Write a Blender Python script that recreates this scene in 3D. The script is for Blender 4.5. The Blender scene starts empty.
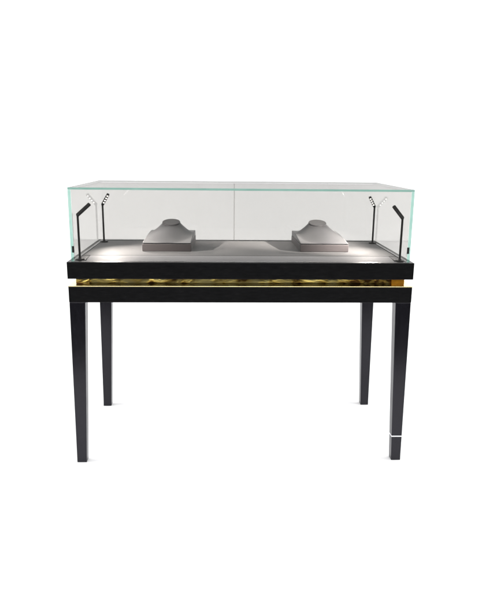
import bpy, bmesh, math, random
from mathutils import Matrix, Vector
random.seed(7)
S = bpy.context.scene
COL = S.collection
H = 0.70            # half width of the case
D = 0.656           # depth
ZT, ZSB, ZAT, ZAB, ZG = 0.882, 0.8134, 0.7846, 0.7159, 1.1743
GI = 0.0157         # inset of the glass
GT = 0.012          # glass thickness

# ------------------------------------------------------------------ helpers
def bx(bm, x0, x1, y0, y1, z0, z1, mi=0):
    v = [bm.verts.new(p) for p in ((x0,y0,z0),(x1,y0,z0),(x1,y1,z0),(x0,y1,z0),
                                   (x0,y0,z1),(x1,y0,z1),(x1,y1,z1),(x0,y1,z1))]
    fs = [bm.faces.new([v[i] for i in f]) for f in
          ((3,2,1,0),(4,5,6,7),(0,1,5,4),(1,2,6,5),(2,3,7,6),(3,0,4,7))]
    for f in fs: f.material_index = mi
    return fs       # bottom, top, front, right, back, left

def prism(bm, bot, top):
    """bot/top: lists of (x,y,z) counter-clockwise seen from above"""
    a = [bm.verts.new(p) for p in bot]; b = [bm.verts.new(p) for p in top]
    n = len(a)
    bm.faces.new(a[::-1]); bm.faces.new(b)
    for i in range(n):
        j = (i+1) % n
        bm.faces.new((a[i], a[j], b[j], b[i]))

def obj(name, bm, mats, parent=None, loc=(0,0,0), bevel=0, seg=2, smooth=False):
    me = bpy.data.meshes.new(name)
    bm.normal_update(); bm.to_mesh(me); bm.free()
    if not isinstance(mats, (list, tuple)): mats = [mats]
    for m in mats: me.materials.append(m)
    o = bpy.data.objects.new(name, me); COL.objects.link(o)
    o.location = loc
    if parent: o.parent = parent
    if smooth:
        for p in me.polygons: p.use_smooth = True
    if bevel:
        b = o.modifiers.new('bevel', 'BEVEL'); b.width = bevel; b.segments = seg
        b.limit_method = 'ANGLE'; b.angle_limit = math.radians(35)
        b.harden_normals = False
    return o

def thing(name, label, cat, loc=(0,0,0), rz=0, group=None):
    o = bpy.data.objects.new(name, None); COL.objects.link(o)
    o.location = loc; o.rotation_euler = (0,0,rz); o.empty_display_size = .05
    o['label'] = label; o['category'] = cat
    if group: o['group'] = group
    return o

def tube(bm, p0, p1, r, n=20):
    p0, p1 = Vector(p0), Vector(p1)
    q = (p1-p0).to_track_quat('Z', 'Y')
    rings = []
    for p in (p0, p1):
        rings.append([bm.verts.new(p + q @ Vector((r*math.cos(2*math.pi*i/n), r*math.sin(2*math.pi*i/n), 0))) for i in range(n)])
    bm.faces.new(rings[0][::-1]); bm.faces.new(rings[1])
    for i in range(n):
        j = (i+1) % n
        bm.faces.new((rings[0][i], rings[0][j], rings[1][j], rings[1][i]))

def lathe(bm, prof, n=40):
    rings = []
    for r, z in prof:
        if r < 1e-6: rings.append([bm.verts.new((0,0,z))])
        else: rings.append([bm.verts.new((r*math.cos(2*math.pi*i/n), r*math.sin(2*math.pi*i/n), z)) for i in range(n)])
    for a, b in zip(rings, rings[1:]):
        for i in range(n):
            j = (i+1) % n
            q = []
            for v in (a[i % len(a)], a[j % len(a)], b[j % len(b)], b[i % len(b)]):
                if v not in q: q.append(v)
            if len(q) > 2: bm.faces.new(q)

# ---------------------------------------------------------------- materials
def new_mat(name):
    m = bpy.data.materials.new(name); m.use_nodes = True
    nt = m.node_tree
    return m, nt, nt.nodes['Principled BSDF'], nt.nodes['Material Output']

def N(nt, t, **kw):
    n = nt.nodes.new(t)
    for k, v in kw.items():
        if k in n.inputs.keys(): n.inputs[k].default_value = v
        else: setattr(n, k, v)
    return n

def ramp(nt, stops):
    r = nt.nodes.new('ShaderNodeValToRGB')
    e = r.color_ramp.elements
    while len(e) < len(stops): e.new(.5)
    for el, (p, c) in zip(e, stops):
        el.position = p; el.color = (*c, 1)
    return r

def simple(name, col, rough, metal=0, spec=.5, noise=0, scale=60, bump=0, stretch=(1,1,1)):
    m, nt, P, out = new_mat(name)
    P.inputs['Metallic'].default_value = metal
    P.inputs['Roughness'].default_value = rough
    P.inputs['Specular IOR Level'].default_value = spec
    tc = N(nt, 'ShaderNodeTexCoord'); mp = N(nt, 'ShaderNodeMapping')
    mp.inputs['Scale'].default_value = stretch
    nt.links.new(tc.outputs['Object'], mp.inputs['Vector'])
    nz = N(nt, 'ShaderNodeTexNoise', Scale=scale, Detail=5.0, Roughness=.6)
    nt.links.new(mp.outputs[0], nz.inputs['Vector'])
    lo = tuple(c*(1-noise) for c in col); hi = tuple(min(1, c*(1+noise)) for c in col)
    r = ramp(nt, [(.3, lo), (.7, hi)])
    nt.links.new(nz.outputs['Fac'], r.inputs['Fac'])
    nt.links.new(r.outputs[0], P.inputs['Base Color'])
    if bump:
        b = N(nt, 'ShaderNodeBump', Strength=bump, Distance=.002)
        nt.links.new(nz.outputs['Fac'], b.inputs['Height'])
        nt.links.new(b.outputs[0], P.inputs['Normal'])
    return m

M = {}
M['white'] = simple('studio_white', (.88,.88,.885), .75, spec=.2, noise=.004, scale=2)
M['rim'] = simple('black_rim', (.012,.012,.013), .35, noise=.2)
M['metal_black'] = simple('black_metal', (.018,.017,.017), .38, spec=.5, noise=.2, scale=120)
M['clip'] = simple('black_clip', (.01,.01,.01), .45, noise=.1)
M['band'] = simple('white_band', (.86,.86,.88), .4, noise=.02)
M['orange'] = simple('brass_orange_reflection', (.70,.34,.05), .36, metal=1, noise=.12, scale=30)  # brass spacer with its orange reflection put into the colour
M['plate'] = simple('pale_brass', (.82,.71,.38), .20, metal=1, noise=.08, scale=14)

def wood(name, rough):
    # black stained veneer with faint long grain and satin lacquer
    m, nt, P, out = new_mat(name)
    tc = N(nt, 'ShaderNodeTexCoord'); mp = N(nt, 'ShaderNodeMapping')
    mp.inputs['Scale'].default_value = (1.0, 3, 5)
    nt.links.new(tc.outputs['Object'], mp.inputs['Vector'])
    n1 = N(nt, 'ShaderNodeTexNoise', Scale=26.0, Detail=7.0, Roughness=.65)
    nt.links.new(mp.outputs[0], n1.inputs['Vector'])
    r = ramp(nt, [(.35, (.003,.003,.0033)), (.62, (.0065,.0065,.007)), (.8, (.021,.020,.020))])
    nt.links.new(n1.outputs['Fac'], r.inputs['Fac'])
    nt.links.new(r.outputs[0], P.inputs['Base Color'])
    n2 = N(nt, 'ShaderNodeTexNoise', Scale=9.0, Detail=3.0)
    nt.links.new(tc.outputs['Object'], n2.inputs['Vector'])
    rr = N(nt, 'ShaderNodeMapRange'); rr.inputs['To Min'].default_value = rough-.05; rr.inputs['To Max'].default_value = rough+.07
    nt.links.new(n2.outputs['Fac'], rr.inputs['Value'])
    nt.links.new(rr.outputs[0], P.inputs['Roughness'])
    b = N(nt, 'ShaderNodeBump', Strength=.12, Distance=.001)
    nt.links.new(n1.outputs['Fac'], b.inputs['Height']); nt.links.new(b.outputs[0], P.inputs['Normal'])
    P.inputs['Specular IOR Level'].default_value = .18
    return m
M['wood'] = wood('black_veneer', .36)

def leg_mat():
    m = simple('black_lacquer', (.0065,.0063,.0085), .24, spec=.36, noise=.35, scale=30, bump=.10, stretch=(5,5,1))
    m.node_tree.nodes['Principled BSDF'].inputs['Specular Tint'].default_value = (.93,.90,.99,1)
    return m
M['leg'] = leg_mat()

def fabric(name, col, sheen=.25, rough=.62, spec=.35):
    m, nt, P, out = new_mat(name)
    tc = N(nt, 'ShaderNodeTexCoord')
    n1 = N(nt, 'ShaderNodeTexNoise', Scale=900.0, Detail=2.0)
    n2 = N(nt, 'ShaderNodeTexNoise', Scale=14.0, Detail=4.0)
    for n in (n1, n2): nt.links.new(tc.outputs['Object'], n.inputs['Vector'])
    r = ramp(nt, [(.3, tuple(c*.88 for c in col)), (.7, tuple(c*1.1 for c in col))])
    mx = N(nt, 'ShaderNodeMath', operation='ADD')
    m2 = N(nt, 'ShaderNodeMath', operation='MULTIPLY'); m2.inputs[1].default_value = .45
    m3 = N(nt, 'ShaderNodeMath', operation='MULTIPLY'); m3.inputs[1].default_value = .55
    nt.links.new(n1.outputs['Fac'], m2.inputs[0]); nt.links.new(n2.outputs['Fac'], m3.inputs[0])
    nt.links.new(m2.outputs[0], mx.inputs[0]); nt.links.new(m3.outputs[0], mx.inputs[1])
    nt.links.new(mx.outputs[0], r.inputs['Fac']); nt.links.new(r.outputs[0], P.inputs['Base Color'])
    P.inputs['Roughness'].default_value = rough
    P.inputs['Specular IOR Level'].default_value = spec
    P.inputs['Sheen Weight'].default_value = sheen
    P.inputs['Sheen Roughness'].default_value = .4
    b = N(nt, 'ShaderNodeBump', Strength=.25, Distance=.0006)
    nt.links.new(n1.outputs['Fac'], b.inputs['Height']); nt.links.new(b.outputs[0], P.inputs['Normal'])
    return m
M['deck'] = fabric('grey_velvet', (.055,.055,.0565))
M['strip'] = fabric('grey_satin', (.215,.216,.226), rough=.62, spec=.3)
M['bust'] = fabric('grey_leatherette', (.049,.0495,.053), sheen=.2, rough=.42, spec=.5)
M['bust_base'] = fabric('taupe_leatherette', (.052,.046,.047), sheen=.2, rough=.5, spec=.4)
M['cap'] = fabric('dark_grey_leatherette', (.036,.036,.038), sheen=.15, rough=.5)

def brass_painted_glints():
    m, nt, P, out = new_mat('brass_painted_reflections')
    P.inputs['Metallic'].default_value = .65; P.inputs['Roughness'].default_value = .30
    tc = N(nt, 'ShaderNodeTexCoord'); mp = N(nt, 'ShaderNodeMapping')
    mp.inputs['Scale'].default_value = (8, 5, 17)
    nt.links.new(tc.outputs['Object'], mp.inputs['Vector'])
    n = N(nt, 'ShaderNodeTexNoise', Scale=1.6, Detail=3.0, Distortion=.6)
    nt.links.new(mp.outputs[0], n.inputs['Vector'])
    r = ramp(nt, [(.40, (.12,.06,.018)), (.465, (.52,.37,.12)), (.52, (.80,.66,.28)), (.66, (.95,.86,.48))])  # brown and pale gold patches paint the reflections in the brass
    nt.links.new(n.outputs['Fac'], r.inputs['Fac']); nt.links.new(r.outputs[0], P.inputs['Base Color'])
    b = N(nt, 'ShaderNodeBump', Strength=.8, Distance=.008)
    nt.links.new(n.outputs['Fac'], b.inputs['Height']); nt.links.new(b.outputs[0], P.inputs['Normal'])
    return m
M['brass'] = brass_painted_glints()

def glass(name, tint, refl=(1,1,1), cap=.45):
    m, nt, P, out = new_mat(name)
    nt.nodes.remove(P)
    tr = N(nt, 'ShaderNodeBsdfTransparent'); tr.inputs['Color'].default_value = (*tint, 1)
    gl = N(nt, 'ShaderNodeBsdfGlossy'); gl.inputs['Color'].default_value = (*refl, 1); gl.inputs['Roughness'].default_value = 0
    fr = N(nt, 'ShaderNodeFresnel'); fr.inputs['IOR'].default_value = 1.45
    mn = N(nt, 'ShaderNodeMath', operation='MINIMUM'); mn.inputs[1].default_value = cap
    mix = N(nt, 'ShaderNodeMixShader')
    nt.links.new(fr.outputs[0], mn.inputs[0]); nt.links.new(mn.outputs[0], mix.inputs[0])
    nt.links.new(tr.outputs[0], mix.inputs[1]); nt.links.new(gl.outputs[0], mix.inputs[2])
    nt.links.new(mix.outputs[0], out.inputs['Surface'])
    return m
M['glass'] = glass('clear_glass', (.852,.849,.841))
M['glass_top'] = glass('clear_glass_lid', (.745,.743,.737), cap=.05)

def edge_mat(name, lo, hi, clear):
    m, nt, P, out = new_mat(name)
    P.inputs['Roughness'].default_value = .36
    tc = N(nt, 'ShaderNodeTexCoord')
    n = N(nt, 'ShaderNodeTexNoise', Scale=11.0, Detail=3.0)
    nt.links.new(tc.outputs['Object'], n.inputs['Vector'])
    r = ramp(nt, [(.3, lo), (.7, hi)])
    nt.links.new(n.outputs['Fac'], r.inputs['Fac']); nt.links.new(r.outputs[0], P.inputs['Base Color'])
    tr = N(nt, 'ShaderNodeBsdfTransparent'); tr.inputs['Color'].default_value = (.55,.82,.74,1)
    mix = N(nt, 'ShaderNodeMixShader'); mix.inputs[0].default_value = clear
    nt.links.new(P.outputs[0], mix.inputs[1]); nt.links.new(tr.outputs[0], mix.inputs[2])
    nt.links.new(mix.outputs[0], out.inputs['Surface'])
    return m
M['edge'] = edge_mat('green_glass_edge', (.13,.30,.25), (.21,.40,.34), .36)
M['edge_pale'] = edge_mat('pale_green_glass_edge', (.15,.32,.265), (.32,.50,.43), .46)
M['glass_outer'] = glass('clear_glass_coated', (.852,.849,.841), cap=.012)
M['glass_end'] = glass('clear_glass_long_path', (.50,.505,.495), cap=.05)

def led_mat():
    m, nt, P, out = new_mat('lit_led')
    P.inputs['Base Color'].default_value = (1,.97,.93,1)
    P.inputs['Emission Color'].default_value = (1,.95,.88,1)
    P.inputs['Emission Strength'].default_value = 4.5
    return m
M['led'] = led_mat()

# ------------------------------------------------------------------ backdrop
bm = bmesh.new()
prof = [(-1.15, 0.0)] + [(1.7 + 1.5*math.sin(a), 1.5 - 1.5*math.cos(a)) for a in [i/24*math.pi/2 for i in range(25)]] + [(3.2, 5.0)]
prev = None
for y, z in prof:
    cur = (bm.verts.new((-6, y, z)), bm.verts.new((6, y, z)))
    if prev: bm.faces.new((prev[0], prev[1], cur[1], cur[0]))
    prev = cur
o = obj('backdrop', bm, M['white'], smooth=True)
o['kind'] = 'structure'
o['label'] = 'plain seamless white studio background behind and under the showcase'; o['category'] = 'backdrop'

# ------------------------------------------------------------------ showcase
case = thing('display_showcase', 'long glass jewellery showcase on tapered black legs with brass trim', 'display case')

# slab: a black tray, rim all round, sunk in the middle for the deck
bm = bmesh.new()
rx0, rx1, ry0, ry1 = -.677, .677, .030, D-.030
zs = ZT-.022
o_b = [(-H,0),(H,0),(H,D),(-H,D)]; i_b = [(rx0,ry0),(rx1,ry0),(rx1,ry1),(rx0,ry1)]
A = [bm.verts.new((x,y,ZSB)) for x,y in o_b]; B = [bm.verts.new((x,y,ZT)) for x,y in o_b]
C = [bm.verts.new((x,y,ZT)) for x,y in i_b]; E = [bm.verts.new((x,y,zs)) for x,y in i_b]
bm.faces.new(A[::-1]); bm.faces.new(E)
for i in range(4):
    j = (i+1) % 4
    bm.faces.new((A[i],A[j],B[j],B[i])); bm.faces.new((B[i],B[j],C[j],C[i])); bm.faces.new((C[i],C[j],E[j],E[i]))
obj('base_slab', bm, M['wood'], case, bevel=.0018)

# velvet deck with a flat field; lighter sloping front roll
bm = bmesh.new()
bx(bm, rx0+.003, rx1-.003, .172, ry1-.003, zs+.0005, ZT-.001)
deck = obj('display_deck', bm, M['deck'], case, bevel=.004, seg=3)
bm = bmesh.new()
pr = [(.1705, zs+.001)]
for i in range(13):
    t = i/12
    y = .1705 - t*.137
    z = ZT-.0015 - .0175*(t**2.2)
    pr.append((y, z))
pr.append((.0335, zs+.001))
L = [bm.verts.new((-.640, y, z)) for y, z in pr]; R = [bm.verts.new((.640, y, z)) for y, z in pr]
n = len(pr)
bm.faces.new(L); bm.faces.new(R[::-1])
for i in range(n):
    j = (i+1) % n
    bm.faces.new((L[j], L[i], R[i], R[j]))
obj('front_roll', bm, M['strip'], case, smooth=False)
for s in (-1, 1):
    bm = bmesh.new()
    x0, x1 = sorted((s*.6415, s*(.677-.0025)))
    bx(bm, x0, x1, .0325, .1700, zs+.0005, ZT-.002)
    obj('corner_pad', bm, M['deck'], case, bevel=.003)

# brass reveal between slab and apron
bm = bmesh.new(); bx(bm, -H, H, 0, D, ZAT-.003, ZAT)
obj('brass_plate', bm, M['plate'], case, bevel=.0008)
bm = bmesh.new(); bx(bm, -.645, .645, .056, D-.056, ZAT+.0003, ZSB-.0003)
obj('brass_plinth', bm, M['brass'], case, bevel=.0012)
for sx in (-1, 1):
    for yy in (.040, D-.040-.04):
        bm = bmesh.new(); x0, x1 = sorted((sx*.622, sx*.676))
        bx(bm, x0, x1, yy, yy+.04, ZAT+.0003, ZSB-.0003)
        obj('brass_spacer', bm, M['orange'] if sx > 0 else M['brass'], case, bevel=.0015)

# apron: four black boards under the plate
bm = bmesh.new()
za, zb = ZAB, ZAT-.0033
at = .024
o_b = [(-H+.001,.001),(H-.001,.001),(H-.001,D-.001),(-H+.001,D-.001)]
i_b = [(-H+at,at),(H-at,at),(H-at,D-at),(-H+at,D-at)]
A = [bm.verts.new((x,y,za)) for x,y in o_b]; B = [bm.verts.new((x,y,zb)) for x,y in o_b]
C = [bm.verts.new((x,y,zb)) for x,y in i_b]; E = [bm.verts.new((x,y,za)) for x,y in i_b]
for i in range(4):
    j = (i+1) % 4
    bm.faces.new((A[i],A[j],B[j],B[i])); bm.faces.new((B[i],B[j],C[j],C[i]))
    bm.faces.new((C[i],C[j],E[j],E[i])); bm.faces.new((E[i],E[j],A[j],A[i]))
obj('apron', bm, M['wood'], case, bevel=.0015)

# tapered legs
def leg(sx, back):
    tw, bw, td, bd = .064, .041, .052, .036
    xo_t, xo_b = .6985, .706
    yo_t, yo_b = .0025, .010
    def rect(xo, w, yo, d, z):
        xs = sorted((sx*xo, sx*(xo-w)))
        ys = (yo, yo+d) if not back else (D-yo-d, D-yo)
        return [(xs[0],ys[0],z),(xs[1],ys[0],z),(xs[1],ys[1],z),(xs[0],ys[1],z)]
    def at_z(z, grow=0):
        t = 1 - z/ZAB
        l = lambda a, b: a + (b-a)*t
        return rect(l(xo_t,xo_b)+grow, l(tw,bw)+2*grow, l(yo_t,yo_b)-grow, l(td,bd)+2*grow, z)
    banded = sx > 0 and not back
    bm = bmesh.new()
    prism(bm, at_z(0), at_z(ZAB-.0006))
    o = obj('leg', bm, M['leg'], case, bevel=.0016)
    if banded:
        o['label'] = 'front leg with a thin white band above the foot'
        bm = bmesh.new()
        prism(bm, at_z(.1125, .0009), at_z(.1175, .0009))
        obj('band', bm, M['band'], o)
for sx in (-1, 1):
    for back in (False, True): leg(sx, back)

# glass: sides, front, two rear doors, lid. slot 0 faces, slot 1 polished green edges
gx = H-GI; gy0, gy1 = GI, D-GI; zl = ZG-.0082
def pane(name, x0, x1, y0, y1, z0, z1, thin, mat, label=None, bevel=.0006):
    bm = bmesh.new()
    fs = bx(bm, x0, x1, y0, y1, z0, z1)
    faces = {'x': (3,5), 'y': (2,4), 'z': (0,1)}[thin]
    for i, f in enumerate(fs): f.material_index = 1 if (i == 2 and i not in faces) else 0
    if name == 'glass_lid':
        for i in (3, 4, 5): fs[i].material_index = 2
        o = obj(name, bm, [mat, M['edge'], M['glass_end']], case)
    elif name == 'side_glass':
        fs[5 if x0 < 0 else 3].material_index = 2
        o = obj(name, bm, [mat, M['edge_pale'], M['glass_outer']], case)
    else:
        o = obj(name, bm, [mat, M['edge']], case)
    if label: o['label'] = label
    return o
side = {}
for s in (-1, 1):
    x0, x1 = sorted((s*gx, s*(gx-GT)))
    side[s] = pane('side_glass', x0, x1, gy0, gy1, ZT+.0006, zl-.0004, 'x', M['glass'])
pane('front_glass', -gx+GT+.0005, gx-GT-.0005, gy0+.001, gy0+.009, ZT+.0006, zl-.0004, 'y', M['glass'])
seam = -.020
pane('glass_door', -gx+GT+.001, seam+.0025, gy1-.013, gy1-.008, ZT+.0015, zl-.0014, 'y', M['glass'])
pane('glass_door', seam-.0025, gx-GT-.001, gy1-.007, gy1-.002, ZT+.0015, zl-.0014, 'y', M['glass'])
pane('glass_lid', -gx, gx, gy0, gy1, zl, ZG, 'z', M['glass_top'])
for s in (-1, 1):
    bm = bmesh.new()
    x0, x1 = sorted((s*(gx-GT-.0025), s*(gx-GT+.0065)))
    bx(bm, x0, x1, gy0-.003, gy0+.0005, .918, .944)
    c = obj('glass_clip', bm, M['clip'], side[s], bevel=.0008)

# ------------------------------------------------------------------ pole lights
def pole_light(foot, top, tip, label, watts, aim, cone):
    t = thing('pole_light', label, 'spotlight', foot, 0, 'LED pole lights at the corners inside the glass case')
    f = Vector(foot); a = Vector(top)-f; b = Vector(tip)-f
    a.x = a.y = 0
    bm = bmesh.new(); lathe(bm, [(0,0),(.0185,0),(.0185,.004),(.0165,.0062),(.007,.0072),(.0058,.012),(0,.012)], 32)
    obj('base', bm, M['metal_black'], t, smooth=False)
    bm = bmesh.new(); tube(bm, (0,0,.010), (0,0,a.z-.001), .0044)
    obj('stem', bm, M['metal_black'], t, smooth=False)
    # joint
    bm = bmesh.new(); bmesh.ops.create_uvsphere(bm, u_segments=16, v_segments=10, radius=.0062, matrix=Matrix.Translation(a))
    obj('joint', bm, M['metal_black'], t, smooth=True)
    # head: slim bar from the joint to the tip
    d = (b-a); ln = d.length; d.normalize()
    inward = Vector((b.x-a.x, b.y-a.y, 0)).normalized()
    nrm = Vector((0, 1.1*(1 if b.y > a.y else -1), -1)); nrm = (nrm - d*nrm.dot(d)).normalized()   # underside of the head
    sd = d.cross(nrm).normalized()
    mat4 = Matrix((( sd.x, d.x, -nrm.x, a.x),(sd.y, d.y, -nrm.y, a.y),(sd.z, d.z, -nrm.z, a.z),(0,0,0,1)))
    bm = bmesh.new(); bx(bm, -.0062,.0062, -.003, ln, -.0054, .0054)
    h = obj('head', bm, M['metal_black'], t, bevel=.0018, seg=3)
    h.matrix_local = mat4
    for k in range(4):
        bm = bmesh.new()
        bmesh.ops.create_cone(bm, cap_ends=True, segments=16, radius1=.0035, radius2=.0031, depth=.0016,
                              matrix=Matrix.Translation((0, ln*(.24+.21*k), -.0050)))
        l = obj('led', bm, M['led'], h)
    ld = bpy.data.lights.new('led_beam', 'SPOT'); ld.energy = watts; ld.spot_size = math.radians(cone); ld.spot_blend = 1
    ld.shadow_soft_size = .003; ld.color = (1,.925,.87)
    lo = bpy.data.objects.new('led_beam', ld); COL.objects.link(lo); lo.parent = t
    p = a + d*ln*.55 + nrm*.0085
    lo.matrix_local = Matrix.Translation(p) @ (Vector(aim)-f-p).to_track_quat('-Z', 'Y').to_matrix().to_4x4()

pole_light((-.660,.060,ZT-.0018), (-.655,.06,1.063), (-.616,.090,1.105), 'black pole light at the front left corner of the glass case', 30, (-.36,.34,.94), 64)
pole_light(( .653,.050,ZT-.0018), ( .650,.05,1.059), ( .621,.080,1.105), 'black pole light at the front right corner of the glass case', 66, (.44,.36,.95), 66)
pole_light((-.657,.564,ZT-.0008), (-.657,.564,1.063), (-.622,.534,1.115), 'black pole light at the rear left corner of the glass case', 22, (-.38,.16,.90), 88)
pole_light(( .664,.557,ZT-.0008), ( .664,.557,1.062), ( .631,.527,1.110), 'black pole light at the rear right corner of the glass case', 12, (.47,.20,.90), 80)

# ------------------------------------------------------------------ necklace stands
def necklace_stand(loc, rz, label):
    t = thing('necklace_stand', label, 'necklace stand', loc, rz, 'grey necklace stands on the deck')
    w, ln, hb = .109, .322, .034
    # box with a raking top: low in front, higher at the back
    def edge_h(v): return hb + .0035 + .018*math.sin(min(1, v/.92)*math.pi/2)
    bm = bmesh.new()
    nU, nV = 44, 60
    bx(bm, -w, w, 0, ln, 0, hb-.0016)
    obj('base', bm, M['bust_base'], t, bevel=.0022, seg=3)
    bm = bmesh.new(); bx(bm, -w+.004, w-.004, .004, ln-.004, hb-.0014, hb+.0012)
    obj('seam', bm, M['rim'], t)
    # bust: shoulders sweeping up to a cut neck
    nx, ny, r0 = 0.0, .214, .0405
    hn, tilt = .1035, math.radians(14)
    def zed(x, y):
        v = y/ln; e = edge_h(v)
        dx, dy = (x-nx), (y-ny)
        ang = math.atan2(dy, dx); r = math.hypot(dx, dy)
        # reach of the sweep: longer to the front than to the sides
        c, s_ = math.cos(ang), math.sin(ang)
        ry = .225 if s_ < 0 else .104
        Rr = 1/math.sqrt((c/.112)**2 + (s_/ry)**2)
        top = hn + dy*math.tan(tilt)
        if r <= r0: return top
        if r >= Rr: return e
        u = (Rr-r)/(Rr-r0)
        return e + (hn - r0*math.tan(tilt)*(-s_) - e)*(u**1.45)
    bm = bmesh.new()
    xs = [-w + 2*w*i/nU for i in range(nU+1)]; ys = [ln*j/nV for j in range(nV+1)]
    inset = .0012
    G = [[bm.verts.new((x*(1-inset/w), min(max(y, inset), ln-inset), zed(x, y))) for x in xs] for y in ys]
    Bt = [[None]*(nU+1) for _ in ys]
    for j in range(nV):
        for i in range(nU):
            f = bm.faces.new((G[j][i], G[j][i+1], G[j+1][i+1], G[j+1][i])); f.smooth = True
    zb_ = hb+.0014
    rim = [G[0][i] for i in range(nU+1)] + [G[j][nU] for j in range(1, nV+1)] + [G[nV][i] for i in range(nU-1, -1, -1)] + [G[j][0] for j in range(nV-1, 0, -1)]
    low = [bm.verts.new((v.co.x, v.co.y, zb_)) for v in rim]
    k = len(rim)
    for i in range(k):
        j = (i+1) % k
        bm.faces.new((low[i], low[j], rim[j], rim[i]))
    bm.faces.new(low[::-1])
    obj('bust', bm, M['bust'], t)
    bm = bmesh.new(); lathe(bm, [(0,-.003),(.0405,-.003),(.0422,-.001),(.0428,.002),(.0418,.0042),(.039,.005),(0,.0052)], 48)
    c = obj('neck_cap', bm, M['cap'], t, smooth=False)
    for p in c.data.polygons: p.use_smooth = abs(p.normal.z) < .95
    c.location = (nx, ny, hn+.0005); c.rotation_euler = (tilt, 0, 0)
necklace_stand((-.3265,.281,ZT-.0008), math.radians(-1.2), 'grey necklace stand on the left half of the deck')
necklace_stand(( .3785,.281,ZT-.0008), math.radians(0.6), 'grey necklace stand on the right half of the deck')

# ------------------------------------------------------------------ light
W = bpy.data.worlds.new('World'); S.world = W; W.use_nodes = True
W.node_tree.nodes['Background'].inputs['Color'].default_value = (.97,.98,1,1)
W.node_tree.nodes['Background'].inputs['Strength'].default_value = .08
def area(name, loc, target, sx, sy, e, col=(1,1,1)):
    ld = bpy.data.lights.new(name, 'AREA'); ld.shape = 'RECTANGLE'; ld.size = sx; ld.size_y = sy; ld.energy = e; ld.color = col
    o = bpy.data.objects.new(name, ld); COL.objects.link(o); o.location = loc
    o.rotation_euler = (Vector(target)-Vector(loc)).to_track_quat('-Z', 'Y').to_euler()
    return o
area('overhead_added_light', (0,.4,4.6), (0,.4,0), 6, 3, 112)  # added lamp out of view, helps bring the backdrop up to white
area('front_added_light', (0,-3.6,3.9), (0,.2,0), 5, 2.2, 212)  # added lamp out of view, thins the shadow under the table
for sx in (-1, 1):
    area('side_added_light', (sx*4.3,.2,2.3), (0,.3,0), 3.0, 3.0, 206)  # added pair out of view, evens out the floor shadow from both sides

# ------------------------------------------------------------------ camera
cam = bpy.data.cameras.new('camera'); co = bpy.data.objects.new('camera', cam); COL.objects.link(co)
pitch, yaw, roll = .2327, -.0333, -.0093
cy, sy = math.cos(yaw), math.sin(yaw); cp, sp = math.cos(pitch), math.sin(pitch); cr, sr = math.cos(roll), math.sin(roll)
X = Vector((cy, sy, 0)); Y = Vector((-sy, cy, 0)); Z = Vector((0,0,1))
U = Y*sp + Z*cp; F = Y*cp - Z*sp
Rg = X*cr - U*sr; Up = X*sr + U*cr
co.matrix_world = Matrix(((Rg.x,Up.x,-F.x,-.0828),(Rg.y,Up.y,-F.y,-2.3886),(Rg.z,Up.z,-F.z,1.3107),(0,0,0,1)))
cam.sensor_fit = 'VERTICAL'; cam.sensor_height = 36; cam.lens = 603.47*36/592
cam.clip_start = .05; cam.clip_end = 100
S.camera = co

S.render.engine = 'CYCLES'
S.render.resolution_x, S.render.resolution_y = 834, 1024
S.cycles.use_denoising = True
S.cycles.max_bounces = 14; S.cycles.transparent_max_bounces = 32; S.cycles.glossy_bounces = 6; S.cycles.diffuse_bounces = 5
S.cycles.caustics_reflective = False; S.cycles.caustics_refractive = False
S.view_settings.view_transform = 'Standard'; S.view_settings.look = 'None'
S.view_settings.exposure = 0; S.view_settings.gamma = 1
